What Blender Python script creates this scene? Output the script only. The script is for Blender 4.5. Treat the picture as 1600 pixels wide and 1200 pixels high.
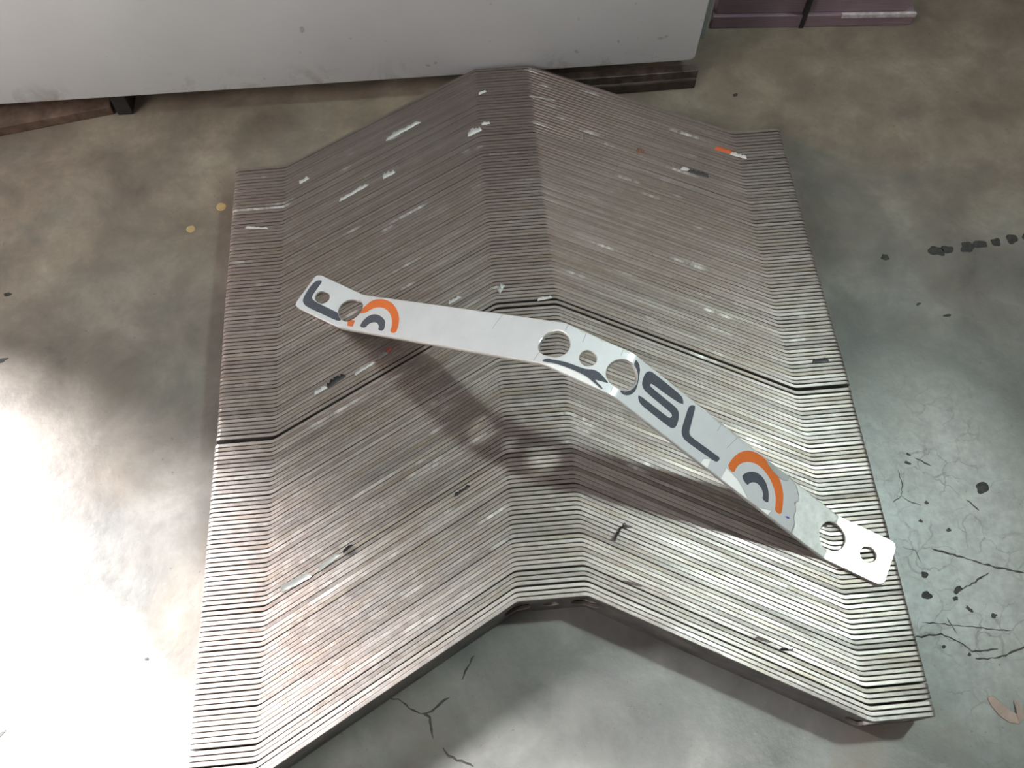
import bpy, bmesh, math, random
from mathutils import Vector, Matrix
from mathutils.geometry import delaunay_2d_cdt

random.seed(7)
for o in list(bpy.data.objects):
    bpy.data.objects.remove(o, do_unlink=True)
scene = bpy.context.scene
C = scene.collection
MM = 0.001

# ------------------------------------------------------------------ camera
cam_d = bpy.data.cameras.new('camera')
cam_d.sensor_width = 36.0
cam_d.lens = 36.0 * 1382.2 / 1600.0
cam_d.clip_start = 0.01
cam = bpy.data.objects.new('camera', cam_d)
C.objects.link(cam)
c_r = Vector((0.9961307, -0.08736344, 0.00955341))
c_u = Vector((0.07424527, 0.89471646, 0.44042037))
c_f = Vector((0.04702423, 0.43800695, -0.89774085))
cam.matrix_world = Matrix(((c_r.x, c_u.x, -c_f.x, -0.0530),
                           (c_r.y, c_u.y, -c_f.y, -0.0401),
                           (c_r.z, c_u.z, -c_f.z, 0.7428),
                           (0, 0, 0, 1)))
scene.camera = cam

# ------------------------------------------------------------------ light
scene.view_settings.view_transform = 'Standard'
scene.view_settings.look = 'None'
scene.view_settings.gamma = 1.0
scene.view_settings.use_curve_mapping = False
scene.view_settings.exposure = 0.0

world = bpy.data.worlds.new('workshop_air')
scene.world = world
world.use_nodes = True
bg = world.node_tree.nodes['Background']
bg.inputs['Color'].default_value = (1.0, 0.90, 0.86, 1)
bg.inputs['Strength'].default_value = 0.17


def area(name, loc, target, size, power, color, sy=None):
    d = bpy.data.lights.new(name, 'AREA')
    d.energy = power
    d.color = color
    if sy:
        d.shape = 'RECTANGLE'
        d.size, d.size_y = size, sy
    else:
        d.shape = 'DISK'
        d.size = size
    o = bpy.data.objects.new(name, d)
    C.objects.link(o)
    o.location = loc
    o.rotation_euler = (Vector(target) - Vector(loc)).to_track_quat('-Z', 'Y').to_euler()
    return o


# bay lamp overhead, behind the stack and to its right
lamp = area('overhead_lamp', (0.86, 0.52, 1.66), (0.10, 0.12, 0.0), 0.14, 2.3, (0.84, 1.0, 0.95))
lamp.data.spread = math.radians(66)
# daylight from a doorway, low behind the left end of the white cabinet
area('doorway_light', (-2.41, 1.83, 1.40), (-0.35, 0.10, 0.0), 0.85, 2500.0, (1.0, 0.97, 0.99))
# wide soft fill added out of view to brighten the left side
area('left_fill', (-1.45, -0.25, 1.20), (-0.15, 0.50, 0.0), 1.0, 19.0, (1.0, 0.92, 0.89))


# ------------------------------------------------------------------ material helpers
def new_mat(name):
    m = bpy.data.materials.new(name)
    m.use_nodes = True
    nt = m.node_tree
    return m, nt, nt.nodes['Principled BSDF']


def N(nt, t, **kw):
    n = nt.nodes.new(t)
    for k, v in kw.items():
        setattr(n, k, v)
    return n


def ramp(nt, fac, stops):
    r = N(nt, 'ShaderNodeValToRGB')
    cr = r.color_ramp
    while len(cr.elements) < len(stops):
        cr.elements.new(0.5)
    for e, (p, c) in zip(cr.elements, stops):
        e.position = p
        e.color = c if len(c) == 4 else (*c, 1)
    nt.links.new(fac, r.inputs['Fac'])
    return r.outputs['Color']


def noise(nt, vec, scale, detail=4, rough=0.55, dist=0.0):
    n = N(nt, 'ShaderNodeTexNoise')
    n.inputs['Scale'].default_value = scale
    n.inputs['Detail'].default_value = detail
    n.inputs['Roughness'].default_value = rough
    n.inputs['Distortion'].default_value = dist
    if vec is not None:
        nt.links.new(vec, n.inputs['Vector'])
    return n.outputs['Fac']


def mix(nt, fac, a, b, blend='MIX'):
    m = N(nt, 'ShaderNodeMix', data_type='RGBA', blend_type=blend)
    for sock, val in ((m.inputs[0], fac), (m.inputs[6], a), (m.inputs[7], b)):
        if hasattr(val, 'links'):
            nt.links.new(val, sock)
        elif isinstance(val, (int, float)):
            sock.default_value = val
        else:
            sock.default_value = (*val, 1) if len(val) == 3 else val
    return m.outputs[2]


def maths(nt, op, a, b=None, c=None, clamp=False):
    m = N(nt, 'ShaderNodeMath', operation=op, use_clamp=clamp)
    for i, v in enumerate((a, b, c)):
        if v is None:
            continue
        if hasattr(v, 'links'):
            nt.links.new(v, m.inputs[i])
        else:
            m.inputs[i].default_value = v
    return m.outputs[0]


def maprange(nt, v, a, b, c, d):
    m = N(nt, 'ShaderNodeMapRange')
    nt.links.new(v, m.inputs[0])
    for i, x in enumerate((a, b, c, d)):
        m.inputs[i + 1].default_value = x
    return m.outputs[0]


def bump(nt, bsdf, h, strength, dist):
    b = N(nt, 'ShaderNodeBump')
    b.inputs['Strength'].default_value = strength
    b.inputs['Distance'].default_value = dist
    nt.links.new(h, b.inputs['Height'])
    nt.links.new(b.outputs['Normal'], bsdf.inputs['Normal'])


def plain(name, col, rough=0.5, metal=0.0, var=0.12, scale=60.0, spec=0.5):
    m, nt, b = new_mat(name)
    tc = N(nt, 'ShaderNodeTexCoord')
    n = noise(nt, tc.outputs['Object'], scale, 5, 0.6)
    lo = [max(0, c * (1 - var * 2)) for c in col]
    hi = [min(1, c * (1 + var)) for c in col]
    nt.links.new(ramp(nt, n, [(0.3, lo), (0.7, hi)]), b.inputs['Base Color'])
    b.inputs['Roughness'].default_value = rough
    b.inputs['Metallic'].default_value = metal
    b.inputs['Specular IOR Level'].default_value = spec
    return m


# ------------------------------------------------------------------ object helpers
def link(name, me, mat, parent=None, loc=None):
    o = bpy.data.objects.new(name, me)
    C.objects.link(o)
    if mat is not None and not me.materials:
        me.materials.append(mat)
    if parent:
        o.parent = parent
    if loc:
        o.location = loc
    return o


def tag(o, label, cat, group=None):
    o['label'] = label
    o['category'] = cat
    if group:
        o['group'] = group
    return o


def empty(name, loc):
    o = bpy.data.objects.new(name, None)
    C.objects.link(o)
    o.location = loc
    o.empty_display_size = 0.02
    return o


def box_mesh(name, lo, hi, bev=0.0, seg=2):
    bm = bmesh.new()
    bmesh.ops.create_cube(bm, size=1)
    lo, hi = Vector(lo), Vector(hi)
    for v in bm.verts:
        v.co = Vector(((lo[i] + hi[i]) / 2 + v.co[i] * (hi[i] - lo[i]) for i in range(3)))
    if bev:
        bmesh.ops.bevel(bm, geom=list(bm.edges), offset=bev, segments=seg, profile=0.6, affect='EDGES')
    me = bpy.data.meshes.new(name)
    bm.to_mesh(me)
    bm.free()
    return me


def smooth(me, ang=30):
    for p in me.polygons:
        p.use_smooth = True
    me.set_sharp_from_angle(angle=math.radians(ang))


# ------------------------------------------------------------------ floor
def floor_material():
    m, nt, b = new_mat('stained_concrete')
    geo = N(nt, 'ShaderNodeNewGeometry')
    pos = geo.outputs['Position']
    sep = N(nt, 'ShaderNodeSeparateXYZ')
    nt.links.new(pos, sep.inputs[0])
    big = noise(nt, pos, 3.2, 3, 0.55, 0.4)
    mid = noise(nt, pos, 14, 6, 0.62, 0.3)
    fine = noise(nt, pos, 160, 4, 0.6)
    grit = noise(nt, pos, 900, 2, 0.5)
    # bare grey slab, browned by oil and rust dust towards the machine side
    grey = ramp(nt, mid, [(0.28, (0.085, 0.088, 0.083)), (0.5, (0.145, 0.149, 0.140)), (0.72, (0.225, 0.228, 0.215))])
    brown = ramp(nt, mid, [(0.28, (0.13, 0.10, 0.075)), (0.5, (0.235, 0.19, 0.145)), (0.72, (0.36, 0.305, 0.24))])
    yb = maths(nt, 'ADD', sep.outputs['Y'], maths(nt, 'MULTIPLY', sep.outputs['X'], -0.10))
    f = maths(nt, 'ADD', maprange(nt, yb, 0.25, 0.55, 0.0, 1.0), maths(nt, 'MULTIPLY', maths(nt, 'SUBTRACT', big, 0.5), 1.6), clamp=True)
    col = mix(nt, f, grey, brown)
    st_ = noise(nt, pos, 6.5, 5, 0.65, 0.8)
    col = mix(nt, maprange(nt, st_, 0.54, 0.72, 0.0, 0.6), col, (0.15, 0.115, 0.08))
    col = mix(nt, maprange(nt, st_, 0.44, 0.28, 0.0, 0.5), col, (0.10, 0.108, 0.105))
    # pale patch: wear of the cement skin at the cracks plus painted lamp glare
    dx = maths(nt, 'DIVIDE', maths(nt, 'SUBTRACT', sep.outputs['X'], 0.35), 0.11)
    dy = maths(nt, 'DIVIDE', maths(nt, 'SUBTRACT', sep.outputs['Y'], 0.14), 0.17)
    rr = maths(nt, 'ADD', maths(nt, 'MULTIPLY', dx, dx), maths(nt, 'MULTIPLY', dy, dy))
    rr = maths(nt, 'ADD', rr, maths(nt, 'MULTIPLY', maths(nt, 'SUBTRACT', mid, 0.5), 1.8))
    worn_glare = maprange(nt, rr, 0.2, 1.3, 1.0, 0.0)
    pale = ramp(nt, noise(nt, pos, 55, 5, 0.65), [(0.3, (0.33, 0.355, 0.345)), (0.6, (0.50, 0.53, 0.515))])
    col = mix(nt, maths(nt, 'MULTIPLY', worn_glare, 0.7), col, pale)
    # hairline crazing in the worn skin
    vor = N(nt, 'ShaderNodeTexVoronoi', feature='DISTANCE_TO_EDGE')
    vor.inputs['Scale'].default_value = 46
    warp = N(nt, 'ShaderNodeVectorMath', operation='MULTIPLY_ADD')
    nz = N(nt, 'ShaderNodeTexNoise')
    nz.inputs['Scale'].default_value = 30
    nz.inputs['Detail'].default_value = 5
    nt.links.new(pos, nz.inputs['Vector'])
    nt.links.new(nz.outputs['Color'], warp.inputs[0])
    warp.inputs[1].default_value = (0.045, 0.045, 0.0)
    nt.links.new(pos, warp.inputs[2])
    nt.links.new(warp.outputs[0], vor.inputs['Vector'])
    craze = maprange(nt, vor.outputs['Distance'], 0.0, 0.04, 1.0, 0.0)
    craze = maths(nt, 'MULTIPLY', craze, maths(nt, 'MULTIPLY', worn_glare, maprange(nt, noise(nt, pos, 26, 3, 0.6), 0.42, 0.60, 0.0, 0.6)), clamp=True)
    col = mix(nt, craze, col, (0.07, 0.075, 0.07))
    # fine speckle, light grains and dark pits
    col = mix(nt, maprange(nt, fine, 0.35, 0.75, 0.0, 0.35), col, (0.16, 0.15, 0.135))
    col = mix(nt, maprange(nt, grit, 0.70, 0.78, 0.0, 0.35), col, (0.6, 0.58, 0.54))
    col = mix(nt, maprange(nt, noise(nt, pos, 210, 2, 0.5), 0.70, 0.76, 0.0, 0.5), col, (0.07, 0.065, 0.06))
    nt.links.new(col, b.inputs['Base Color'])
    nt.links.new(maprange(nt, mid, 0.3, 0.75, 0.30, 0.46), b.inputs['Roughness'])
    b.inputs['Specular IOR Level'].default_value = 0.5
    h = maths(nt, 'ADD', maths(nt, 'MULTIPLY', fine, 0.5), maths(nt, 'MULTIPLY', mid, 1.0))
    bump(nt, b, h, 0.25, 0.002)
    return m


M_floor = floor_material()
bm = bmesh.new()
bmesh.ops.create_grid(bm, x_segments=6, y_segments=6, size=0.5)
for v in bm.verts:
    v.co.x *= 6.0
    v.co.y *= 6.0
me = bpy.data.meshes.new('floor')
bm.to_mesh(me)
bm.free()
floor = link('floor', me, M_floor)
floor['kind'] = 'structure'
floor['label'] = 'stained grey and brown concrete workshop floor'


def blob(name, cx, cy, rx, ry, rot, mat, seed, h=0.25, z0=0.0, rag=1.0):
    rnd = random.Random(seed)
    ph = [rnd.uniform(0, 6.28) for _ in range(4)]
    am = [rnd.uniform(0.03, 0.13) * rag for _ in range(4)]
    n = 22
    bm = bmesh.new()
    ring, low = [], []
    for i in range(n):
        a = 2 * math.pi * i / n
        k = 1 + sum(am[j] * math.sin((j + 2) * a + ph[j]) for j in range(4))
        x, y = rx * k * math.cos(a), ry * k * math.sin(a)
        X = cx + x * math.cos(rot) - y * math.sin(rot)
        Y = cy + x * math.sin(rot) + y * math.cos(rot)
        low.append(bm.verts.new((X * MM, Y * MM, z0)))
        X2 = cx + .9 * (x * math.cos(rot) - y * math.sin(rot))
        Y2 = cy + .9 * (x * math.sin(rot) + y * math.cos(rot))
        ring.append(bm.verts.new((X2 * MM, Y2 * MM, z0 + h * MM)))
    for i in range(n):
        j = (i + 1) % n
        bm.faces.new((low[i], low[j], ring[j], ring[i]))
    bm.faces.new(ring)
    me = bpy.data.meshes.new(name)
    bm.to_mesh(me)
    bm.free()
    return link(name, me, mat, floor)


M_oil = plain('oil_stain', (0.042, 0.042, 0.038), 0.6, var=0.25, scale=220, spec=0.3)
M_yellow = plain('yellow_paint', (0.52, 0.38, 0.17), 0.5, var=0.1, scale=150)
M_crack = plain('crack_dirt', (0.055, 0.055, 0.05), 0.9, var=0.3, scale=200)
for i, (x, y, rx, ry, ro) in enumerate([
        (428.5, 436.5, 8.2, 6.2, -0.3), (440, 437.5, 6.8, 4.6, 0.1), (461.5, 438.6, 7.0, 6.6, 0.4), (475.5, 441.0, 8.0, 4.6, -0.1),
        (492.7, 442.3, 5.2, 4.8, 0), (510.5, 444.8, 6.6, 5.4, 0.3), (527, 445.2, 6, 4.5, 0),
        (374.3, 433.2, 3.8, 4.0, 0), (416.4, 361.4, 4.2, 1.6, 0.05), (392, 376.5, 2.6, 1.4, 0.5),
        (393.8, 185.4, 6.5, 5.0, 0.3), (319.7, 113.5, 3.2, 2.6, 0), (316.2, 96.3, 4.2, 3.6, 0.3), (339.6, 91.6, 2.4, 1.8, 0),
        (348.6, 81.8, 3.4, 1.6, -0.9), (367.2, 74.9, 2.6, 2.0, 0), (344, 98.5, 5, 2.2, 0.5), (-497.2, 460.3, 3.6, 2.4, 0),
        (-492, 386.5, 7.0, 2.2, 0.3), (334, 214, 3.2, 1.4, -0.6), (337, 222, 2.2, 1.2, -0.5), (352, 150, 2.2, 1.8, 0),
        (330, 160, 1.8, 1.6, 0), (318, 54, 1.6, 1.4, 0), (337, 46, 1.5, 1.4, 0), (266, 660, 3.2, 2.0, 0.3), (340, 176, 2, 1.6, 0),
        (-330, 100, 1.6, 1.2, 0), (-438, 52, 5, 1.3, 0.7), (-265, 452, 2.4, 1.8, 0)]):
    blob('oil_spot', x, y, rx, ry, ro, M_oil, 100 + i)
for i, (x, y, r) in enumerate([(-295.6, 550.4, 5.2), (-325, 524.5, 4.4)]):
    blob('paint_drip', x, y, r, r * 0.98, 0, M_yellow, 300 + i, 0.4, rag=0.25)


def ribbon(name, pts, w, mat, seed, h=0.15):
    rnd = random.Random(seed)
    P = []
    for a, c in zip(pts, pts[1:]):
        n = max(2, int(math.dist(a, c) / 3))
        for k in range(n):
            t = k / n
            P.append((a[0] + (c[0] - a[0]) * t + rnd.uniform(-.6, .6), a[1] + (c[1] - a[1]) * t + rnd.uniform(-.6, .6)))
    P.append(pts[-1])
    bm = bmesh.new()
    prev = None
    for i, p in enumerate(P):
        q = P[min(i + 1, len(P) - 1)]
        o = P[max(i - 1, 0)]
        d = Vector((q[0] - o[0], q[1] - o[1])).normalized()
        ww = w * rnd.uniform(0.4, 1.2) * (0.35 if i in (0, len(P) - 1) else 1)
        a = bm.verts.new(((p[0] - d.y * ww) * MM, (p[1] + d.x * ww) * MM, 0))
        m_ = bm.verts.new((p[0] * MM, p[1] * MM, h * MM))
        b_ = bm.verts.new(((p[0] + d.y * ww) * MM, (p[1] - d.x * ww) * MM, 0))
        if prev:
            bm.faces.new((prev[0], prev[1], m_, a))
            bm.faces.new((prev[1], prev[2], b_, m_))
        prev = (a, m_, b_)
    bmesh.ops.recalc_face_normals(bm, faces=bm.faces)
    me = bpy.data.meshes.new(name)
    bm.to_mesh(me)
    bm.free()
    return link(name, me, mat, floor)


for i, (pts, w) in enumerate([
        ([(-136.4, 52.5), (-128.8, 51.9), (-119.9, 44.4), (-110.1, 38.7)], 0.7),
        ([(-87.7, 49.3), (-94.5, 46.5), (-102.4, 40.9), (-110.1, 38.7), (-104.1, 36.3), (-103.0, 26.7), (-102.4, 19.6)], 0.9),
        ([(-66.1, 80.6), (-72.0, 71.6), (-77.2, 62.1)], 0.9),
        ([(-94.7, 12.9), (-91.6, 7.1), (-84.4, 3.3), (-72.4, -2.8)], 1.0),
        ([(296, 64), (301.9, 63.3), (318.5, 64.4), (332.3, 56.5), (340.4, 48.1), (362.1, 48.3)], 0.7),
        ([(341.1, 42.0), (359.8, 41.4), (383.5, 47.5), (400, 51)], 0.8),
        ([(331.9, 135.3), (354.4, 126.0), (379.2, 115.6), (404.7, 107.9)], 1.0),
        ([(323.2, 207.7), (322.9, 192.6), (319.3, 183.9), (310.3, 178.7)], 0.5),
        ([(319.3, 183.9), (327.2, 177.3), (334.8, 173.7)], 0.5),
        ([(307.4, 138.5), (317.6, 134.8), (319.8, 123.4)], 0.5),
        ([(305.4, 74.9), (336.3, 69.1), (377.6, 61.9)], 0.5),
        ([(339.7, 97.0), (358.1, 102.5), (374.7, 110.4)], 0.8),
        ([(342.2, 218.4), (354.3, 209.4)], 0.8),
        ([(376.2, 176.1), (384.1, 164.8)], 0.7),
        ([(327.8, 76.7), (331.8, 63.3)], 0.5)]):
    ribbon('crack', pts, w, M_crack, 500 + i)

# ------------------------------------------------------------------ white cabinet behind the stack
def cabinet_paint():
    m, nt, b = new_mat('white_enamel')
    geo = N(nt, 'ShaderNodeNewGeometry')
    pos = geo.outputs['Position']
    n = noise(nt, pos, 7, 5, 0.6)
    col = ramp(nt, n, [(0.3, (0.58, 0.605, 0.62)), (0.7, (0.65, 0.675, 0.69))])
    sm = noise(nt, pos, 22, 6, 0.7, 1.2)
    sep = N(nt, 'ShaderNodeSeparateXYZ')
    nt.links.new(pos, sep.inputs[0])
    low = maprange(nt, sep.outputs['Z'], 0.028, 0.062, 1.0, 0.0)
    d = maths(nt, 'MULTIPLY', maprange(nt, sm, 0.52, 0.72, 0.0, 0.7), low)
    col = mix(nt, d, col, (0.24, 0.2, 0.165))
    sp = maprange(nt, noise(nt, pos, 75, 2, 0.5), 0.73, 0.77, 0.0, 0.5)
    col = mix(nt, sp, col, (0.25, 0.24, 0.23))
    nt.links.new(col, b.inputs['Base Color'])
    b.inputs['Roughness'].default_value = 0.38
    return m


M_cab = cabinet_paint()
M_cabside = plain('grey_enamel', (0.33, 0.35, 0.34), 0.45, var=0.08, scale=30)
M_black = plain('black_rubber', (0.02, 0.02, 0.02), 0.6, var=0.2)
M_rusty = plain('rusty_brown_steel', (0.17, 0.115, 0.085), 0.6, 0.2, var=0.3, scale=45)
M_darkbar = plain('dark_mill_steel', (0.075, 0.058, 0.048), 0.5, 0.3, var=0.3, scale=40)
M_barhi = plain('worn_bar_edge', (0.16, 0.13, 0.115), 0.45, 0.4, var=0.3, scale=60)

# local frame of the cabinet: origin at its front right foot, x runs left along the front
cab = empty('metal_cabinet', (0.219, 0.6865, 0.0))
cab.rotation_euler = (0, 0, math.radians(0.45))
tag(cab, 'white enamelled metal cabinet raised on feet behind the bracket stack', 'cabinet')
CL, CH = 1.245, 0.95


def door_mesh():
    # thin pressed door: rounded lower corners, folded edge
    bm = bmesh.new()
    r, n = 0.006, 5
    out = []
    for cx, cz, a0 in ((-r, 0.028 + r, -90), (-r, CH - r, 0), (-CL + r, CH - r, 90), (-CL + r, 0.028 + r, 180)):
        for k in range(n + 1):
            a = math.radians(a0 + 90 * k / n)
            out.append((cx + r * math.cos(a), cz + r * math.sin(a)))
    e = 0.0015
    rings = []
    for y, ins in ((0.018, 0.0), (e, 0.0), (0.0004, e * 0.6), (0.0, e * 1.4)):
        ring = []
        for x, z in out:
            cx, cz = -CL / 2, (CH + 0.028) / 2
            ring.append(bm.verts.new((x + (ins if x < cx else -ins), y, z + (ins if z < cz else -ins))))
        rings.append(ring)
    for A, B in zip(rings, rings[1:]):
        for i in range(len(A)):
            j = (i + 1) % len(A)
            bm.faces.new((A[i], A[j], B[j], B[i]))
    bm.faces.new(rings[-1])
    bm.faces.new(list(reversed(rings[0])))
    bmesh.ops.recalc_face_normals(bm, faces=bm.faces)
    me = bpy.data.meshes.new('door')
    bm.to_mesh(me)
    bm.free()
    smooth(me, 35)
    return me


link('door', door_mesh(), M_cab, cab)
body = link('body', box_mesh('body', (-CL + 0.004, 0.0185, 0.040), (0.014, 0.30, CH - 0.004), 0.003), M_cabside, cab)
for x, y in ((-0.633, 0.002), (-0.633, 0.25), (-0.09, 0.25), (-1.19, 0.02), (-1.19, 0.25)):
    link('foot', box_mesh('foot', (x, y, 0.0), (x + 0.016, y + 0.03, 0.0405), 0.001), M_black, cab)

# rusty flat plate pushed under the cabinet on its left
pl = link('steel_plate', box_mesh('steel_plate', (-0.30, 0.0, 0.0), (0.0, 0.075, 0.012), 0.0012), M_rusty, loc=(-0.4185, 0.6855, 0.0))
pl.rotation_euler = (0, 0, math.radians(10.5))
tag(pl, 'rusty brown steel plate lying on the floor, pushed partly under the white cabinet', 'steel plate')


# dark bars under the right end of the cabinet
def bar(name, x1, y0, x0, z0, wd, ht, mat, label, rot):
    me = box_mesh(name, (x0, 0, 0), (0, wd, ht), 0.0008)
    o = link(name, me, mat, loc=(x1, y0, z0))
    o.rotation_euler = (0, 0, math.radians(rot))
    return tag(o, label, 'steel bar', 'dark bars beneath the cabinet')


def angle_bar(x1, y0, ln, leg, th, rot, label):
    bm = bmesh.new()
    prof = [(0, 0), (leg, 0), (leg, th), (th, th), (th, leg), (0, leg)]
    A = [bm.verts.new((0, y, z)) for y, z in prof]
    B = [bm.verts.new((-ln, y, z)) for y, z in prof]
    for i in range(6):
        j = (i + 1) % 6
        bm.faces.new((A[i], A[j], B[j], B[i]))
    bm.faces.new(A)
    bm.faces.new(list(reversed(B)))
    bmesh.ops.recalc_face_normals(bm, faces=bm.faces)
    bmesh.ops.bevel(bm, geom=list(bm.edges), offset=0.0006, segments=2, affect='EDGES')
    me = bpy.data.meshes.new('angle_bar')
    bm.to_mesh(me)
    bm.free()
    o = link('angle_bar', me, M_darkbar, loc=(x1, y0, 0))
    o.rotation_euler = (0, 0, math.radians(rot))
    return tag(o, label, 'steel bar')


angle_bar(0.222, 0.6735, 0.150, 0.0125, 0.003, 1.5, 'dark brown steel angle bar on the floor, outermost bar beside the white cabinet')
bar('square_bar', 0.2275, 0.6885, -0.160, 0.0, 0.011, 0.011, M_barhi,
    'brown square steel bar on the floor, lying between the angle bar and the cabinet', 1.2)

# ------------------------------------------------------------------ strapped boards at the back
def board_mat():
    m, nt, b = new_mat('mauve_board')
    geo = N(nt, 'ShaderNodeNewGeometry')
    n = noise(nt, geo.outputs['Position'], 16, 5, 0.6, 0.5)
    g = N(nt, 'ShaderNodeTexNoise')
    mp = N(nt, 'ShaderNodeMapping')
    mp.inputs['Scale'].default_value = (6, 60, 260)
    nt.links.new(geo.outputs['Position'], mp.inputs['Vector'])
    nt.links.new(mp.outputs[0], g.inputs['Vector'])
    col = ramp(nt, n, [(0.3, (0.21, 0.155, 0.19)), (0.6, (0.29, 0.21, 0.25)), (0.8, (0.34, 0.18, 0.21))])
    col = mix(nt, maprange(nt, g.outputs['Fac'], 0.4, 0.7, 0, 0.35), col, (0.10, 0.08, 0.10))
    nt.links.new(col, b.inputs['Base Color'])
    b.inputs['Roughness'].default_value = 0.33
    b.inputs['Coat Weight'].default_value = 0.3
    return m


M_board = board_mat()
M_strap = plain('black_strap', (0.025, 0.022, 0.024), 0.4, var=0.2)
M_highlight = plain('edge_highlight_white', (0.62, 0.58, 0.6), 0.25, var=0.2, scale=120)
bd = empty('board_bundle', (0.257, 0.7635, 0.0))
bd.rotation_euler = (0, 0, math.radians(-3.1))
tag(bd, 'strapped bundle of mauve boards on the floor beside the white cabinet', 'boards')
z = 0.0
for k, (x0, x1, y0, hh) in enumerate([(0.0, 0.236, 0.0, 0.017), (0.003, 0.226, 0.0045, 0.026), (0.002, 0.228, 0.006, 0.025),
                                      (0.001, 0.224, 0.006, 0.025), (0.003, 0.226, 0.007, 0.025)]):
    b_ = link('board', box_mesh('board', (x0, y0, z + 0.0003), (x1, 0.16, z + hh), 0.0012), M_board, bd)
    if k == 0:
        link('edge_highlight', box_mesh('edge_highlight', (0.150, -0.0006, 0.0125), (0.237, 0.0035, 0.0175), 0.0006), M_highlight, bd)  # pale strip added as a painted highlight along the lowest board's edge
    z += hh
link('strap', box_mesh('strap', (0.104, -0.0016, 0.0), (0.109, 0.0075, z + 0.0015), 0.0005), M_strap, bd)

# ------------------------------------------------------------------ the bent bracket: one strip, four bends, seven holes
TH, WID = 3.18, 40.0
TAB, MID = 50.64, 56.89


def make_curve(h, total=558.2, e=3.0, tab=TAB):
    dx = total / 2 - tab - MID / 2
    ang = math.atan2(h, dx)
    rl = math.hypot(dx, h)
    S = [0, tab, tab + rl, tab + rl + MID, tab + 2 * rl + MID, 2 * tab + 2 * rl + MID]
    bends = [(S[1], ang), (S[2], -ang), (S[3], -ang), (S[4], ang)]

    def theta(s):
        t = 0.0
        for sb, a in bends:
            t += a * min(1, max(0, (s - sb + e) / (2 * e)))
        return t
    ds = 0.25
    n = int(S[5] / ds) + 2
    X, Hh = [0.0], [0.0]
    for i in range(n):
        t = theta((i + .5) * ds)
        X.append(X[-1] + math.cos(t) * ds)
        Hh.append(Hh[-1] + math.sin(t) * ds)
    off = X[int(S[5] / ds)] / 2

    def at(s):
        if s <= 0:
            return s - off, 0.0, 0.0
        f = min(s / ds, n - 1)
        i = int(f)
        k = f - i
        return X[i] + (X[i + 1] - X[i]) * k - off, Hh[i] + (Hh[i + 1] - Hh[i]) * k, theta(s)
    lines = []
    for sb, a in bends:
        lines += [sb - e + 2 * e * k / 4 for k in range(5)]
    return at, S, lines


def holes_for(S, rb=12.2, rs=6.6):
    return [(18.6, 20, rs), (S[1], 20, rb), (S[2], 20, rb), ((S[2] + S[3]) / 2, 20, rs), (S[3], 20, rb), (S[4], 20, rb), (S[5] - 18.6, 20, rs)]


def circle(cx, cy, r, n):
    return [(cx + r * math.cos(2 * math.pi * i / n), cy + r * math.sin(2 * math.pi * i / n)) for i in range(n)]


def inside(p, poly):
    x, y = p
    c = False
    j = len(poly) - 1
    for i in range(len(poly)):
        xi, yi = poly[i]
        xj, yj = poly[j]
        if (yi > y) != (yj > y) and x < (xj - xi) * (y - yi) / (yj - yi) + xi:
            c = not c
        j = i
    return c


def sheet2d(outline, holes, lines, extra_edges=()):
    """Triangulated region inside the outline, outside the holes, cut along the bend lines."""
    V, E = [], []

    def loop(pts):
        b0 = len(V)
        V.extend(Vector(p) for p in pts)
        E.extend((b0 + i, b0 + (i + 1) % len(pts)) for i in range(len(pts)))
    loop(outline)
    for h in holes:
        loop(h)
    xs = [p[0] for p in outline]
    ys = [p[1] for p in outline]
    for s in lines:
        if min(xs) < s < max(xs):
            V.append(Vector((s, min(ys) - 1)))
            V.append(Vector((s, max(ys) + 1)))
            E.append((len(V) - 2, len(V) - 1))
    vo, eo, fo, *_ = delaunay_2d_cdt(V, E, [], 0, 1e-5)
    tris = []
    for f in fo:
        c = ((vo[f[0]].x + vo[f[1]].x + vo[f[2]].x) / 3, (vo[f[0]].y + vo[f[1]].y + vo[f[2]].y) / 3)
        if not inside(c, outline) or any(inside(c, h) for h in holes):
            continue
        a, b_, c_ = (vo[i] for i in f)
        if abs((b_ - a).cross(c_ - a)) < 1e-9:
            continue
        if (b_ - a).cross(c_ - a) < 0:
            f = [f[0], f[2], f[1]]
        tris.append(tuple(f))
    return vo, tris


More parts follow.
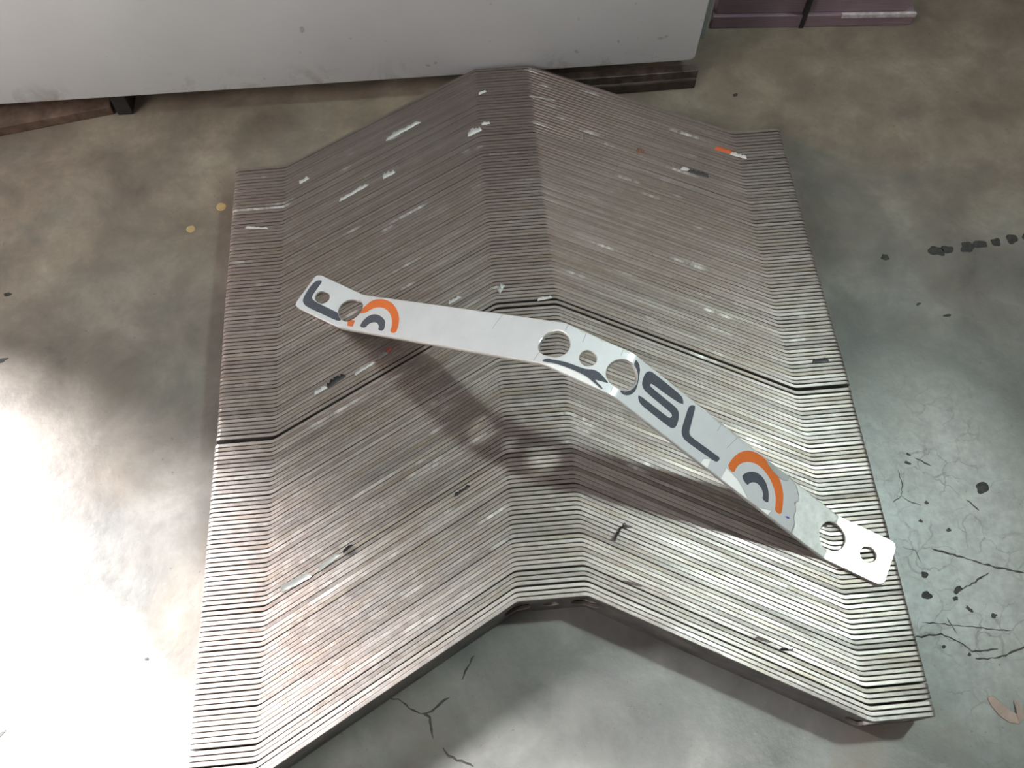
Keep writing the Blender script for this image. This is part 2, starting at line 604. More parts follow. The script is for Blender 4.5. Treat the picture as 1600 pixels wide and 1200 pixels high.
def build_sheet(name, outline, holes, curve, lines, n_lo, n_hi, ch, place):
    """Sheet between normal offsets n_lo..n_hi with chamfered rims, bent along the curve; place() maps (x,h,w) to xyz."""
    vo, tris = sheet2d(outline, holes, lines)
    cnt = {}
    for f in tris:
        for k in range(3):
            e = (f[k], f[(k + 1) % 3])
            cnt[e] = 1
    bnd = [e for e in cnt if (e[1], e[0]) not in cnt]
    nrm = {}
    for a, b_ in bnd:
        d = vo[b_] - vo[a]
        if d.length < 1e-9:
            continue
        n = Vector((d.y, -d.x)).normalized()
        for i in (a, b_):
            nrm.setdefault(i, []).append(n)

    def pos(s, w, n):
        x, h, t = curve(s)
        return place(x - n * math.sin(t), h + n * math.cos(t), w)
    bm = bmesh.new()
    uv = bm.loops.layers.uv.new('UVMap')
    uvs = {}

    def mk(s, w, n):
        v = bm.verts.new(pos(s, w, n))
        uvs[v] = (s * MM, w * MM)
        return v
    used = sorted({i for f in tris for i in f})
    top = {i: mk(vo[i].x, vo[i].y, n_hi) for i in used}
    bot = {i: mk(vo[i].x, vo[i].y, n_lo) for i in used}
    for f in tris:
        bm.faces.new([top[i] for i in f])
        bm.faces.new([bot[i] for i in reversed(f)])
    if ch > 0:
        o1, o2 = {}, {}
        for i, ns in nrm.items():
            n = sum(ns, Vector((0, 0)))
            if n.length < 1e-6:
                n = ns[0]
            n = n.normalized()
            k = ch / max(0.5, n.dot(ns[0]))
            s, w = vo[i].x + n.x * k, vo[i].y + n.y * k
            o1[i] = mk(s, w, n_hi - ch)
            o2[i] = mk(s, w, n_lo + ch)
        rows = [top, o1, o2, bot]
    else:
        rows = [top, bot]
    for a, b_ in bnd:
        for A, B in zip(rows, rows[1:]):
            try:
                bm.faces.new((A[b_], A[a], B[a], B[b_]))
            except ValueError:
                pass
    for f in bm.faces:
        for l in f.loops:
            l[uv].uv = uvs[l.vert]
    bmesh.ops.recalc_face_normals(bm, faces=bm.faces)
    me = bpy.data.meshes.new(name)
    bm.to_mesh(me)
    bm.free()
    smooth(me, 24)
    return me


def strip_outline(S, ch, r=5.0, n=5):
    L = S[5]
    out = []
    for cx, cy, a0 in ((L - r, r, -90), (L - r, WID - r, 0), (r, WID - r, 90), (r, r, 180)):
        for k in range(n + 1):
            a = math.radians(a0 + 90 * k / n)
            out.append((cx + (r - ch) * math.cos(a), cy + (r - ch) * math.sin(a)))
    return out


def steel_material():
    m, nt, b = new_mat('cut_edge_steel')
    uv = N(nt, 'ShaderNodeUVMap')
    oi = N(nt, 'ShaderNodeObjectInfo')
    geo = N(nt, 'ShaderNodeNewGeometry')
    pos = geo.outputs['Position']
    su = N(nt, 'ShaderNodeSeparateXYZ')
    nt.links.new(uv.outputs[0], su.inputs[0])

    def svec(ks, kw, kr):
        cx = N(nt, 'ShaderNodeCombineXYZ')
        nt.links.new(maths(nt, 'MULTIPLY', su.outputs[0], ks), cx.inputs[0])
        nt.links.new(maths(nt, 'MULTIPLY', su.outputs[1], kw), cx.inputs[1])
        nt.links.new(maths(nt, 'MULTIPLY', oi.outputs['Random'], kr), cx.inputs[2])
        return cx.outputs[0]
    streak = noise(nt, svec(14, 14, 300), 1.0, 4, 0.6)
    fine = noise(nt, svec(110, 900, 700), 1.0, 4, 0.65)
    patch = noise(nt, pos, 7.5, 4, 0.6, 0.6)
    rustn = noise(nt, svec(9, 9, 180), 1.0, 4, 0.65)
    grit = noise(nt, pos, 900, 2, 0.5)
    base = ramp(nt, streak, [(0.25, (0.31, 0.275, 0.255)), (0.5, (0.43, 0.395, 0.37)), (0.75, (0.58, 0.55, 0.515))])
    # per-bracket tone
    tone = maprange(nt, oi.outputs['Random'], 0.0, 1.0, 0.62, 1.10)
    tc = N(nt, 'ShaderNodeCombineColor')
    for i in range(3):
        nt.links.new(tone, tc.inputs[i])
    base = mix(nt, 1.0, base, tc.outputs[0], 'MULTIPLY')
    # rust and oil film in patches that run across neighbours
    px = N(nt, 'ShaderNodeSeparateXYZ')
    nt.links.new(pos, px.inputs[0])
    patch = maths(nt, 'ADD', patch, maths(nt, 'ADD', maths(nt, 'MULTIPLY', px.outputs[0], -0.35), maths(nt, 'MULTIPLY_ADD', px.outputs[1], 0.55, -0.13)))
    base = mix(nt, maprange(nt, patch, 0.42, 0.74, 0.0, 0.70), base, (0.30, 0.235, 0.205))
    base = mix(nt, maprange(nt, rustn, 0.50, 0.72, 0.0, 0.65), base, (0.31, 0.255, 0.185))
    base = mix(nt, maprange(nt, fine, 0.45, 0.8, 0.0, 0.22), base, (0.78, 0.77, 0.75))
    base = mix(nt, maprange(nt, grit, 0.6, 0.75, 0.0, 0.28), base, (0.15, 0.13, 0.12))
    # shade painted brown into the brackets, deepening towards the cabinet
    end_shade = maths(nt, 'MULTIPLY', maprange(nt, px.outputs[1], 0.36, 0.66, 0.0, 1.0), maprange(nt, noise(nt, pos, 11, 4, 0.6), 0.25, 0.6, 0.45, 0.85))
    base = mix(nt, end_shade, base, (0.20, 0.165, 0.15))
    # white glints painted into the colour along the rubbed sheared edges
    glint = noise(nt, svec(13, 0, 900), 1.0, 2, 0.5)
    gm = maths(nt, 'MULTIPLY', maprange(nt, glint, 0.63, 0.72, 0.0, 1.0), maprange(nt, noise(nt, svec(120, 900, 500), 1.0, 3, 0.6), 0.36, 0.60, 0.0, 1.0))
    base = mix(nt, maths(nt, 'MULTIPLY', gm, 0.75), base, (0.92, 0.92, 0.90))
    nt.links.new(base, b.inputs['Base Color'])
    b.inputs['Metallic'].default_value = 0.82
    r = maths(nt, 'ADD', maprange(nt, streak, 0.3, 0.7, 0.55, 0.38), maths(nt, 'MULTIPLY', maths(nt, 'SUBTRACT', fine, 0.5), 0.25))
    nt.links.new(r, b.inputs['Roughness'])
    bump(nt, b, maths(nt, 'ADD', fine, maths(nt, 'MULTIPLY', streak, 2.0)), 0.35, 0.0004)
    return m


M_steel = steel_material()

curve_s, S_s, lines_s = make_curve(111.66)
CHF = 0.38
outl = strip_outline(S_s, CHF)
hl = [circle(x, y, r + CHF, 28 if r > 9 else 18) for x, y, r in holes_for(S_s)]
bracket_mesh = build_sheet('bent_bracket', outl, hl, curve_s, lines_s, -TH / 2, TH / 2, CHF,
                           lambda x, h, w: (x * MM, h * MM, w * MM))
bracket_mesh.materials.append(M_steel)
M_face = plain('dark_face_steel', (0.15, 0.145, 0.137), 0.5, 0.3, var=0.25, scale=50)
bracket_mesh.materials.append(M_face)
for p_ in bracket_mesh.polygons:            # the broad faces get a darker steel, only the sheared edges are bright
    nx = p_.normal
    zc = p_.center.z / MM
    if abs(nx.z) < 0.3 and 0.5 < zc < WID - 0.5 and abs(nx.y) > 0.7:
        p_.material_index = 1

NB = 146
DEPTH = 569.3 - TH
ANG = math.atan2(111.66, 200.1)
rng = random.Random(21)
ASK = 69                                    # the askew bracket in the widest gap of the stack
y_nom = [DEPTH * i / (NB - 1) for i in range(NB)]


def interp(tab, v):
    for (a, fa), (b, fb) in zip(tab, tab[1:]):
        if v <= b:
            return fa + (fb - fa) * max(0, (v - a)) / (b - a)
    return tab[-1][1]


SH = [(0, -0.8), (150, 2.6), (y_nom[ASK] - 4, 4.3), (y_nom[ASK] + 4, 5.4), (400, 5.0), (569, 7.3)]
xs_b = [interp(SH, y) + rng.gauss(0, 0.07) for y in y_nom]
# neighbours touch along the slopes, so a sideways offset between two of them opens their spacing
need = [(TH + 0.04) / math.cos(ANG) + abs(xs_b[i + 1] - xs_b[i]) * math.tan(ANG) + 0.045 for i in range(NB - 1)]
fixed = {0: .02, 1: .25, 2: .9, 3: .02, 4: .02, 5: 1.0, 6: .05, 12: .4, 23: .45, 31: .4, ASK - 1: 1.5, ASK: 1.5}
loose_gap = [0 if i in fixed else rng.expovariate(1.0) + (rng.uniform(3, 6) if rng.random() < 0.12 else 0) for i in range(NB - 1)]
k = (DEPTH - sum(need) - sum(fixed.values())) / sum(loose_gap)
assert k > 0
ys = [TH / 2]
for i in range(NB - 1):
    ys.append(ys[-1] + need[i] + fixed.get(i, loose_gap[i] * k))

LAB = 'bent flat steel bracket standing on edge, tightly packed between others in the chevron stack'
GRP = 'bent steel brackets packed in the chevron stack'
ORD = ['first', 'second', 'third', 'fourth', 'fifth', 'sixth', 'seventh', 'eighth', 'ninth', 'tenth', 'eleventh', 'twelfth']
brackets = []
for i, y in enumerate(ys):
    o = link('bent_bracket', bracket_mesh, None)
    o.location = (xs_b[i] * MM, y * MM, 0)
    o.rotation_euler = (0, 0, math.radians(0.90 * i / (NB - 1)))
    o.scale = (1, 1, 1 + rng.uniform(-.006, .006))
    lab = LAB
    if i == 0:
        lab = 'bent steel bracket closing the open end of the chevron stack, its holed face bare'
    elif i == NB - 1:
        lab = 'last bent steel bracket of the chevron stack, next to the white cabinet'
    elif i == ASK:
        lab = 'bent steel bracket sitting slightly askew in the widest gap of the chevron stack'
        o.rotation_euler[2] += math.radians(-0.24)
    elif i < len(ORD):
        lab = ORD[i] + ' bent steel bracket from the open, holed end of the chevron stack'
    elif i > NB - 6:
        lab = ORD[NB - 1 - i] + ' bent steel bracket from the cabinet end of the chevron stack'
    elif i == ASK - 1:
        lab = 'bent steel bracket on the open-end side of the widest gap in the chevron stack'
    elif i == ASK + 1:
        lab = 'bent steel bracket on the cabinet side of the widest gap in the chevron stack'
    tag(o, lab, 'bracket', GRP)
    brackets.append(o)

# ------------------------------------------------------------------ the loose bracket on top
H_L = 109.3
curve_l, S_l, lines_l = make_curve(H_L, tab=TAB)
ROOTZ = 0.0404 + TH / 2 * MM
loose = empty('bent_bracket_loose', (0.03696, 0.26445, ROOTZ))
loose.name = 'bent_bracket'
loose.rotation_euler = (0, 0, math.radians(-32.45))
tag(loose, 'loose bent bracket with torn white printed vinyl, lying flat across the stack', 'bracket')
PL = lambda x, h, w: (x * MM, (w - WID / 2) * MM, h * MM)


def galv():
    m, nt, b = new_mat('bare_zinc_steel')
    tc = N(nt, 'ShaderNodeTexCoord')
    n = noise(nt, tc.outputs['Object'], 90, 5, 0.65)
    n2 = noise(nt, tc.outputs['Object'], 420, 3, 0.6)
    nt.links.new(ramp(nt, n, [(0.3, (0.62, 0.63, 0.61)), (0.7, (0.80, 0.81, 0.79))]), b.inputs['Base Color'])
    b.inputs['Metallic'].default_value = 0.75
    nt.links.new(maprange(nt, n2, 0.3, 0.7, 0.30, 0.44), b.inputs['Roughness'])
    return m


M_galv = galv()
ch = 0.4
strip = build_sheet('strip', strip_outline(S_l, ch, 6.0), [circle(x, y, r + ch, 40 if r > 9 else 28) for x, y, r in holes_for(S_l)],
                    curve_l, lines_l, -TH / 2, TH / 2, ch, PL)
link('strip', strip, M_galv, loose)


def vinyl(name, col, rough=0.30, spec=0.5, var=0.03, metal=0.0):
    m, nt, b = new_mat(name)
    tc = N(nt, 'ShaderNodeTexCoord')
    n = noise(nt, tc.outputs['Object'], 38, 5, 0.6)
    lo = [c * (1 - var * 2) for c in col]
    hi = [min(1, c * (1 + var)) for c in col]
    c = ramp(nt, n, [(0.3, lo), (0.7, hi)])
    sc = N(nt, 'ShaderNodeTexNoise')
    mp = N(nt, 'ShaderNodeMapping')
    mp.inputs['Scale'].default_value = (700, 25, 50)
    nt.links.new(tc.outputs['Object'], mp.inputs['Vector'])
    nt.links.new(mp.outputs[0], sc.inputs['Vector'])
    c = mix(nt, maprange(nt, sc.outputs['Fac'], 0.66, 0.74, 0.0, 0.22), c, (0.6, 0.6, 0.6))
    nt.links.new(c, b.inputs['Base Color'])
    b.inputs['Roughness'].default_value = rough
    b.inputs['Metallic'].default_value = metal
    b.inputs['Specular IOR Level'].default_value = spec
    return m


M_white = vinyl('white_vinyl', (0.80, 0.83, 0.86), 0.42, metal=0.42)
M_ink = vinyl('slate_print', (0.075, 0.085, 0.11), 0.4, var=0.1)
M_orange = vinyl('orange_print', (0.72, 0.17, 0.035), 0.4, var=0.06)
M_bright = plain('painted_shine', (0.97, 0.97, 0.97), 0.5, 0.0, var=0.01)
M_resid = plain('adhesive_residue', (0.86, 0.90, 0.88), 0.5, 0.0, var=0.10, scale=110)
M_bluepen = plain('blue_pen', (0.08, 0.10, 0.5), 0.5)
M_line = plain('vinyl_crease', (0.42, 0.43, 0.44), 0.5)


def dense(poly, step=4.0, jit=0.0, rnd=None, close=True):
    out = []
    n = len(poly)
    for i in range(n if close else n - 1):
        a, b_ = poly[i], poly[(i + 1) % n]
        m_ = max(1, int(math.dist(a, b_) / step))
        for k_ in range(m_):
            t = k_ / m_
            j = (rnd.uniform(-jit, jit), rnd.uniform(-jit, jit)) if rnd and k_ else (0, 0)
            out.append((a[0] + (b_[0] - a[0]) * t + j[0], a[1] + (b_[1] - a[1]) * t + j[1]))
    return out


def chaikin(poly, it=2):
    for _ in range(it):
        q = []
        for i in range(len(poly)):
            a, b_ = poly[i], poly[(i + 1) % len(poly)]
            q += [(a[0] * .75 + b_[0] * .25, a[1] * .75 + b_[1] * .25), (a[0] * .25 + b_[0] * .75, a[1] * .25 + b_[1] * .75)]
        poly = q
    return poly


def clip_w(poly, lo=0.35, hi=WID - 0.35):
    return [(s, min(hi, max(lo, w))) for s, w in poly]


VIN = TH / 2          # top face of the steel
hole_list = holes_for(S_l)
# ragged vinyl outline: left end to the torn edge past the second arch
rv = random.Random(5)
low_e = [(s, 0.5 + (rv.uniform(0, .35))) for s in range(4, 524, 5)]
torn = [(525.4, 1.2), (525.0, 9.4), (521.9, 13.5), (521.9, 19.7), (517.7, 24.0), (521.5, 28.3), (517.5, 33.0), (513.4, 37.0), (507.2, 38.9)]
up_e = []
for s in range(502, 3, -4):
    w = 39.5 - rv.uniform(0, .35)
    if 288 < s < 345:
        w -= max(0, rv.gauss(0.6, 0.9))
    if 425 < s < 447 or 474 < s < 506:
        w -= rv.uniform(0.2, 1.1)
    up_e.append((s, min(39.6, w)))
left = [(1.5, 38.0), (0.6, 36), (0.5, 27), (0.9, 22), (0.5, 13), (0.6, 4), (1.6, 1.6)]
vin_outline = low_e + torn + up_e + left
vh = [circle(x, y, r + 0.5, 40 if r > 9 else 28) for x, y, r in hole_list if x < 530]
cut = [clip_w(dense([(447.3, -1), (448.0, 11.3), (455.5, 10.3), (461.7, 9.2), (467.7, 6.4), (474.9, 2.5), (476.8, -1)], 3), -1, 40),
       [(488.8, -1), (491.0, 1.8), (493.8, 2.9), (501.9, 6.1), (499.8, -1)],
       [(425.0, -1), (425.5, 0.9), (426.4, 5.5), (432.7, 9.1), (433.3, -1)],
       [(278.0, -1), (279.5, 1.0), (287.1, 4.2), (296.0, 5.3), (305.4, 5.5), (312.8, 5.0), (320.4, 2.8), (327.4, 0.6), (328, -1)]]
st = build_sheet('vinyl_sticker', vin_outline, vh + cut, curve_l, lines_l, VIN + 0.01, VIN + 0.20, 0.0, PL)
sticker = link('vinyl_sticker', st, M_white, loose)
sticker['label'] = 'torn white vinyl sticker with slate letters and orange arches'

PR_LO, PR_HI = VIN + 0.15, VIN + 0.26


def printed(name, poly, mat, label=None, it=1, lo=PR_LO, hi=PR_HI, parent=None, holes=True):
    poly = chaikin(poly, it) if it else poly
    me_ = build_sheet(name, clip_w(poly), [circle(x, y, r + 0.55, 40 if r > 9 else 28) for x, y, r in hole_list] if holes else [],
                      curve_l, lines_l, lo, hi, 0.0, PL)
    o = link(name, me_, mat, parent or sticker)
    if label:
        o['label'] = label
    return o


printed('printed_letter', [(9.4, 34.8), (6.1, 34.4), (3.2, 30.9), (2.5, 24.2), (3.1, 14.7), (4.2, 9.3), (6.8, 6.4), (11.6, 4.6), (27.5, 4.7), (42.5, 4.9), (46.3, 5.7), (47.5, 9.1), (42.7, 12.5), (27.7, 12.7), (16.1, 12.7), (10.9, 14.3), (9.6, 17.3), (9.5, 27.8)],
        M_ink, 'slate letter on the end tab')
printed('orange_arch', [(62.0, 22), (63.7, 28.2), (66.6, 34.3), (73.2, 37.3), (82.1, 37.8), (92.8, 35.3), (102.9, 29.5), (111.5, 22.0), (117.1, 13.4), (120.2, 4.3), (112.8, 4.1), (110.2, 11.4), (104.3, 19.2), (96.6, 25.2), (87.2, 28.6), (79.7, 28.5), (73.4, 25.2), (70.6, 20.9), (63, 18)], M_orange)
printed('orange_arch', [(58.8, 3.4), (55.0, 8.5), (56.5, 10.5), (63.5, 10.2), (65.7, 3.5)], M_orange, it=0)
printed('slate_arch', [(74.0, 4.5), (72.8, 10.5), (74.7, 16.6), (79.8, 20.2), (87.3, 20.3), (96.2, 17.0), (101.6, 12.3), (104.7, 4.4), (98.1, 4.2), (95.8, 8.9), (90.8, 12.0), (86.0, 11.8), (82.1, 8.8), (81.6, 4.4)], M_ink)
printed('printed_letter', [(277.3, 2.3), (279.4, 5.4), (285.3, 6.9), (291.2, 8.8), (297.7, 9.8), (305.0, 10.2), (310.5, 11.2), (314.5, 13.2), (319.8, 13.1), (325.0, 10.6), (329.9, 7.9), (326.5, 7.4), (321.4, 6.4), (318.8, 6.0), (327.7, 2.4), (327.0, 1.1), (319.9, 3.4), (312.4, 5.6), (305.1, 5.9), (295.7, 5.6), (286.7, 4.5), (279.7, 2.0)],
        M_ink, 'slate letter fragment below the middle holes', it=1)
printed('printed_letter', [(338.6, 37.4), (344.6, 34.2), (348.0, 25.7), (350.0, 18.0), (349.6, 13.0), (347.0, 8.6), (342.0, 5.9), (338.0, 7.6), (342.0, 12.0), (344.9, 19.8), (343.4, 26.5), (339, 32)], M_ink, it=1)
printed('printed_letter', [(391.2, 30.7), (389.3, 34.6), (385.9, 36.7), (371.4, 37.0), (356.1, 37.2), (353.0, 36.2), (350.7, 33.2), (350.9, 27.9), (352.0, 23.4), (354.6, 21.0), (358.3, 20.0), (370.9, 19.5), (382.4, 19.2), (385.9, 18.6), (386.7, 16.6), (385.3, 14.9), (383.1, 14.5), (368.3, 14.5), (353.8, 14.4), (354.3, 12.2), (356.7, 9.7), (360.3, 8.7), (373.7, 8.5), (388.5, 8.5), (391.7, 9.3), (393.5, 12.2), (393.0, 17.6), (391.2, 22.7), (388.8, 24.8), (385.6, 25.6), (374.1, 25.7), (361.4, 26.0), (358.7, 26.4), (358.3, 27.8), (360.0, 28.9), (374.3, 29.2)],
        M_ink, 'slate letter S', it=1)
printed('printed_letter', [(401.1, 37.2), (398.7, 36.6), (396.4, 34.4), (396.0, 31.0), (397.2, 22.8), (398.4, 14.8), (399.8, 11.2), (402.6, 8.6), (406.9, 7.7), (421.1, 8.3), (435.8, 9.0), (438.8, 10.3), (439.6, 14.2), (437.1, 14.5), (422.8, 13.9), (409.2, 13.5), (406.5, 14.5), (405.2, 16.7), (404.6, 20.5), (402.9, 28.7)],
        M_ink, 'slate letter L', it=1)
printed('orange_arch', [(448.6, 12.2), (448.9, 18.7), (452.0, 27.3), (457.8, 34.2), (465.4, 38.0), (473.4, 39.3), (481.8, 38.2), (491.1, 35.4), (497.1, 32.5), (502.5, 27.7), (506.2, 22.5), (509.3, 14.4), (510.9, 7.7), (503.6, 6.9), (502.2, 12.4), (499.4, 18.1), (494.3, 23.7), (487.2, 28.0), (479.2, 30.4), (471.7, 30.5), (464.6, 27.8), (458.9, 23.0), (456.1, 17.3), (456.1, 11.0)], M_orange)
printed('slate_arch', [(463.6, 12.9), (465.2, 17.4), (469.0, 21.6), (474.6, 24.5), (481.1, 24.6), (487.0, 22.1), (491.3, 18.0), (493.9, 13.3), (495.5, 8.8), (488.9, 8.4), (488.3, 12.3), (484.9, 15.7), (480.4, 17.1), (475.9, 16.1), (472.7, 13.1), (471.5, 9.8)], M_ink)
printed('pen_mark', [(514.4, 8.6), (516.8, 10.4), (519.8, 10.2), (517.8, 8.7)], M_bluepen, it=0)
# bare zinc where the vinyl has come away, its shine painted flat white
for poly in ([(447.6, 0.6), (448.3, 11.0), (455.3, 10.0), (461.4, 8.9), (467.4, 6.1), (474.6, 2.2), (476.0, 0.6)],
             [(489.2, 0.6), (493.8, 2.6), (501.2, 5.6), (499.2, 0.6)],
             [(425.7, 0.6), (426.7, 5.2), (432.4, 8.6), (433.0, 0.6)],
             [(279.2, 0.5), (287.1, 3.9), (296.0, 5.0), (305.4, 5.2), (312.8, 4.7), (320.4, 2.5), (326.4, 0.5)]):
    o = printed('bare_patch', poly, M_bright, 'bare zinc where the vinyl tore off, its shine painted white', it=0, lo=VIN - 0.02, hi=VIN + 0.04, parent=loose)
# cloudy glue film between the torn vinyl and the bare tab
o = printed('glue_film', dense([(509.5, 39.2), (515, 37.6), (522.5, 28.6), (519, 24.0), (523, 19.6), (523, 13.5), (526.6, 9.0), (526.5, 0.8),
                          (545, 0.7), (563.5, 1.2), (562.3, 8.4), (556, 11.8), (551.5, 17), (552, 22.5), (556, 29.0), (561.9, 33.3), (563.3, 39.0), (540, 39.2)], 4, 0.5, rv),
            M_resid, 'cloudy grey glue film', it=1, lo=VIN - 0.02, hi=VIN + 0.05, parent=loose)
# lifted curl of vinyl at the upper edge by the second arch
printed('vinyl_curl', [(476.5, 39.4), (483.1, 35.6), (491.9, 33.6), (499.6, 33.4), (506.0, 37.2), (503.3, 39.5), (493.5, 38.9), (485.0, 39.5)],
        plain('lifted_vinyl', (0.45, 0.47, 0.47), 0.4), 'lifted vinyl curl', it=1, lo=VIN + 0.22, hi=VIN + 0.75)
# pressed creases across the vinyl
for (s0, w0, s1, w1) in ((281.5, 34.0, 281.0, 39.2), (297.5, 30.5, 296.5, 39.0), (328, 33.5, 327.5, 38.8), (270.5, 0.8, 272, 14), (334.0, 1.0, 333.2, 7),
                         (427.5, 32, 428.3, 39.0), (441.5, 25.5, 446, 38.0), (216.0, 24, 217.5, 39)):
    printed('vinyl_crease', [(s0 - .22, w0), (s0 + .22, w0), (s1 + .22, w1), (s1 - .22, w1)], M_line, it=0, lo=VIN + .17, hi=VIN + .215, holes=False)

# ------------------------------------------------------------------ torn vinyl scraps caught between the brackets
SCM = {'w': vinyl('scrap_white', (0.74, 0.75, 0.74), 0.4), 'k': plain('scrap_slate', (0.05, 0.05, 0.055), 0.5),
       'o': plain('scrap_orange', (0.72, 0.15, 0.04), 0.5), 'b': plain('scrap_brown', (0.24, 0.13, 0.08), 0.7),
       'g': plain('scrap_grey', (0.30, 0.30, 0.29), 0.5), 'r': plain('scrap_red', (0.5, 0.12, 0.10), 0.5)}


def scrap(name, x, y, ln, wd, ang, mat, label, cat, lift=2.0, curl=0.6, seed=0, z=40.35, group=None):
    """Thin torn flake, lying along ang (deg), one long edge lifted and curled."""
    rnd = random.Random(seed + 40)
    n, m_ = 12, 4
    bm = bmesh.new()
    th = 0.12
    g = []
    wv = [rnd.uniform(0.55, 1.05) for _ in range(n + 1)]
    wv[0] *= 0.25
    wv[-1] *= 0.2
    off = [rnd.uniform(-.25, .25) for _ in range(n + 1)]
    ph = rnd.uniform(0, 6)
    for i in range(n + 1):
        t = i / n
        row = []
        for j in range(m_ + 1):
            u = j / m_
            ww = wd * wv[i]
            a = curl * 2.2 * u
            yy = (ww * math.sin(a) / (curl * 2.2 + 1e-6)) + off[i] * wd * 0.3
            zz = ww * (1 - math.cos(a)) / (curl * 2.2 + 1e-6) + lift * max(0, math.sin(t * 3.1 + ph * .2)) * u * 0.5
            row.append(Vector(((t - .5) * ln + rnd.uniform(-.2, .2), yy, zz)))
        g.append(row)
    zmin = min(p.z for r_ in g for p in r_)
    ca, sa = math.cos(math.radians(ang)), math.sin(math.radians(ang))
    lay = []
    for dz in (0, th):
        lay.append([[bm.verts.new(((p.x * ca - p.y * sa) * MM, (p.x * sa + p.y * ca) * MM, (p.z - zmin + dz) * MM)) for p in r_] for r_ in g])
    B, T = lay
    for i in range(n):
        for j in range(m_):
            bm.faces.new((T[i][j], T[i + 1][j], T[i + 1][j + 1], T[i][j + 1]))
            bm.faces.new((B[i][j], B[i][j + 1], B[i + 1][j + 1], B[i + 1][j]))
    for i in range(n):
        bm.faces.new((B[i][0], B[i + 1][0], T[i + 1][0], T[i][0]))
        bm.faces.new((B[i + 1][m_], B[i][m_], T[i][m_], T[i + 1][m_]))
    for j in range(m_):
        bm.faces.new((B[0][j + 1], B[0][j], T[0][j], T[0][j + 1]))
        bm.faces.new((B[n][j], B[n][j + 1], T[n][j + 1], T[n][j]))
    bmesh.ops.recalc_face_normals(bm, faces=bm.faces)
    me = bpy.data.meshes.new(name)
    bm.to_mesh(me)
    bm.free()
    smooth(me, 50)
    o = link(name, me, mat, loc=(x * MM, y * MM, z * MM))
    if label:
        tag(o, label, cat, group)
    return o


G = 'torn vinyl scraps on the bracket stack'
V = 'vinyl_scrap'
scrap(V, -102, 599, 42, 4.5, 31, SCM['w'], 'long curled white vinyl scrap on the stack beside the corner nearest the rusty plate', 'scrap', 3, .9, 1, group=G)
scrap(V, -29, 591, 17, 6, 27, SCM['w'], 'crumpled white vinyl scrap beside the ridge of the stack near the cabinet', 'scrap', 3, .7, 2, group=G)
scrap(V, -17, 602, 9, 3, 10, SCM['w'], 'tiny white vinyl flick on the ridge beside a crumpled scrap', 'scrap', 2, .6, 3, group=G)
scrap(V, -202, 543, 11, 3.4, 33, SCM['w'], 'small pointed white vinyl scrap by the bend of the stack', 'scrap', 2, .6, 4, group=G)
scrap(V, -153, 524, 34, 4.2, 32, SCM['w'], 'straight narrow white vinyl scrap lying along the bracket slope', 'scrap', 1.5, .8, 5, group=G)
scrap(V, -118, 543, 14, 5, 30, SCM['w'], 'small white vinyl scrap folded over, above the straight narrow scrap', 'scrap', 2.5, .8, 6, group=G)
scrap(V, -247, 489, 22, 3.0, -6, SCM['w'], 'wavy thin white vinyl thread across the flat bracket tabs', 'scrap', 2, .9, 7, group=G)
sc = scrap(V, 222, 547, 20, 4.2, -25, SCM['o'], 'orange and white vinyl scrap by the bend beside the flat tabs', 'scrap', 1.5, .6, 8, group=G)
e = scrap('white_end', 0, 0, 17, 4.0, -25, SCM['w'], None, None, 1.5, .6, 9)
e.parent = sc
e.location = (0.013, -0.008, 0.0004)
scrap(V, 136, 552, 8, 5, -20, SCM['b'], 'brown scrap of tape on the bracket slope', 'scrap', 3, .6, 10, group=G)
sc = scrap(V, 190, 520, 22, 4, -24, SCM['k'], 'dark slate vinyl scrap with white end on the bracket slope below the orange one', 'scrap', 1.5, .6, 11, group=G)
e = scrap('white_end', 0, 0, 9, 4.0, -20, SCM['w'], None, None, 2, .8, 12)
e.parent = sc
e.location = (-0.012, 0.006, 0.0004)
scrap(V, 168, 534, 6, 4, 70, SCM['g'], 'tiny grey curl standing up on the bracket slope', 'scrap', 3, 1.0, 13, group=G)
scrap(V, 81.5, 577, 7, 4, 75, SCM['g'], 'small grey-white curl near the ridge facing the dark bars', 'scrap', 3, 1.0, 14, group=G)
scrap(V, -16.5, 401, 10, 7, 60, SCM['w'], 'crumpled white vinyl scrap on the ridge beside the loose bracket', 'scrap', 4, .9, 15, group=G)
scrap(V, 22, 387, 14, 3, 8, SCM['w'], 'flat white vinyl sliver on the ridge above the loose bracket', 'scrap', 1, .4, 16, group=G)
sc = scrap(V, -170, 317, 19, 5.5, 34, SCM['k'], 'dark slate vinyl scrap with white corner below the loose bracket end', 'scrap', 2, .7, 17, group=G)
e = scrap('white_corner', 0, 0, 13, 3.6, 30, SCM['w'], None, None, 2, .6, 18)
e.parent = sc
e.location = (-0.014, -0.008, 0.0004)
scrap(V, -145, 328, 22, 3.4, 33, SCM['w'], 'bent white vinyl scrap between the dark scrap and the loose bracket', 'scrap', 2, .8, 19, group=G)
sc = scrap(V, -129, 339, 11, 4, 33, SCM['g'], 'pale vinyl scrap with red tip next to the loose bracket', 'scrap', 1.5, .5, 20, group=G)
e = scrap('red_tip', 0, 0, 6, 4, 33, SCM['r'], None, None, 1.5, .5, 21)
e.parent = sc
e.location = (0.006, 0.005, 0.0004)
scrap(V, -61, 392.5, 14, 3, 30, SCM['w'], 'small white vinyl sliver just behind the loose bracket', 'scrap', 1.5, .6, 22, group=G)
scrap(V, -66, 206, 16, 4, 31, SCM['k'], 'small dark vinyl scrap alone on the bracket slope', 'scrap', 2, .8, 23, group=G)
scrap(V, -202, 140, 26, 6, 24, SCM['w'], 'ragged pale vinyl scrap beside the flat tabs near the open end', 'scrap', 1.2, .35, 24, group=G)
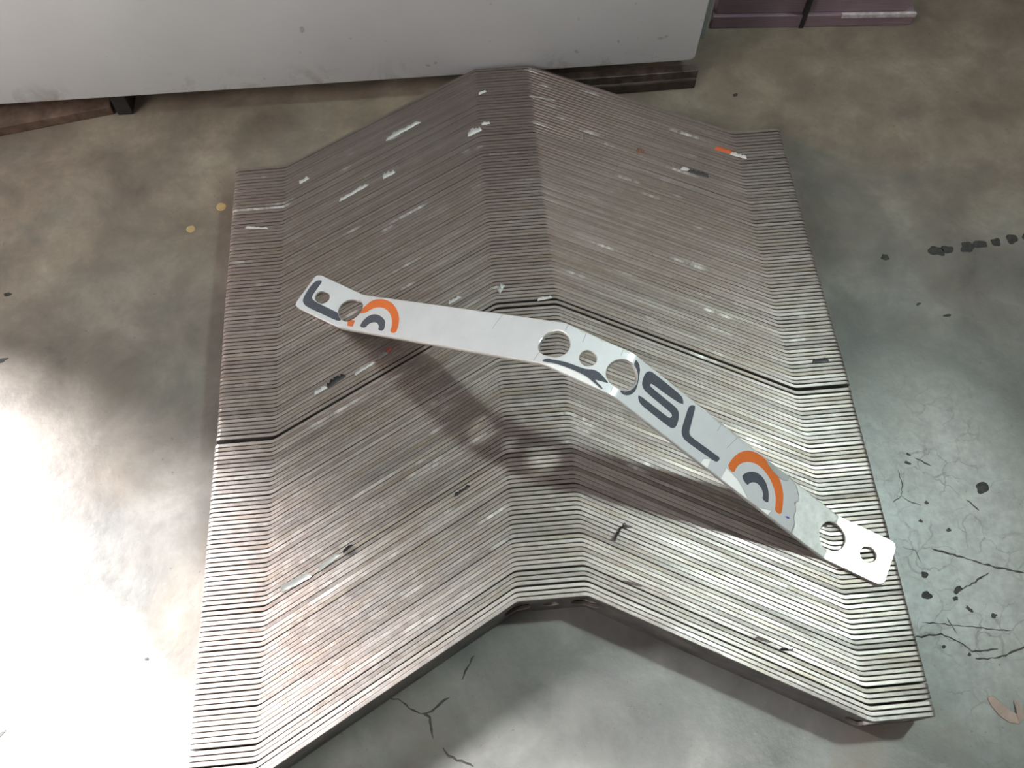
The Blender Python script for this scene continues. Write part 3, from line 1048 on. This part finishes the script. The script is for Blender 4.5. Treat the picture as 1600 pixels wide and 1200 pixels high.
scrap(V, -176, 155, 20, 4, 35, SCM['w'], 'ragged white vinyl scrap joined up-slope of the pale one', 'scrap', 1.2, .35, 25, group=G)
scrap(V, -161, 165, 10, 4, 35, SCM['k'], 'dark curled vinyl tip above the ragged scraps', 'scrap', 3, .9, 26, group=G)
scrap(V, 60, 161, 18, 5, 52, SCM['k'], 'dark grey curled vinyl scrap standing near the ridge bend', 'scrap', 5, 1.1, 27, group=G)
scrap(V, 66, 164, 8, 5, -10, SCM['g'], 'small grey vinyl loop beside the dark curled scrap', 'scrap', 5, 1.2, 28, group=G)
scrap(V, 64, 118, 16, 2.4, -24, SCM['g'], 'thin grey thread of vinyl looped on the slope near the open end', 'scrap', 2, 1.2, 29, group=G)
scrap(V, 158.5, 65.5, 12, 4, -24, SCM['g'], 'grey vinyl flake on the slope near the open end', 'scrap', 3, 1.0, 30, group=G)
scrap(V, 175, 56.5, 10, 4, -10, SCM['k'], 'black vinyl flake next to a grey flake near the open end', 'scrap', 3, 1.0, 31, group=G)
scrap(V, 262, 301, 16, 4, 5, SCM['k'], 'black smear of vinyl on the flat tabs beside the wide gap', 'scrap', .6, .4, 32, group=G)
scrap(V, -17, 645, 9, 2.6, 25, SCM['w'], 'tiny white vinyl speck on the ridge end next to the cabinet', 'scrap', 1.5, .5, 33, group=G)
scrap(V, 45, 632, 30, 2.2, -18, SCM['g'], 'thin grey vinyl sliver on the slope by the ridge end next to the cabinet', 'scrap', 1, .5, 34, group=G)

# litter on the floor at the right: a strip of tape bent into a hook
tp = [(343, 13), (345, 7), (349, 1), (354, -3.5), (359, -5.5), (362, -3), (363, 2), (362.5, 8)]
bm = bmesh.new()
prev = None
for i, p in enumerate(tp):
    a_, b_ = tp[max(0, i - 1)], tp[min(len(tp) - 1, i + 1)]
    d = Vector((b_[0] - a_[0], b_[1] - a_[1])).normalized()
    w = (2.6, 3.6, 4.2, 4.4, 3.8, 3.2, 3.0, 2.0)[i]
    zl = 0.2 + 2.2 * abs(math.sin(i * 0.9))
    ring = [bm.verts.new(((p[0] - d.y * w * k) * MM, (p[1] + d.x * w * k) * MM, (0.2 + (zl if k > 0 else zl * 0.25) + dz) * MM))
            for k, dz in ((1, 0), (-1, 0), (-1, .25), (1, .25))]
    if prev:
        for q in range(4):
            bm.faces.new((prev[q], prev[(q + 1) % 4], ring[(q + 1) % 4], ring[q]))
    else:
        bm.faces.new(ring)
    prev = ring
bm.faces.new(list(reversed(prev)))
zmin = min(v.co.z for v in bm.verts)
for v in bm.verts:
    v.co += Vector((-0.353, -0.004, -zmin))
bmesh.ops.recalc_face_normals(bm, faces=bm.faces)
me = bpy.data.meshes.new('tape_scrap')
bm.to_mesh(me)
bm.free()
tag(link('tape_scrap', me, plain('pink_tape', (0.36, 0.28, 0.24), 0.7), loc=(0.353, 0.004, 0.0002)),
    'hooked pinkish strip of tape on the bare concrete floor', 'tape')
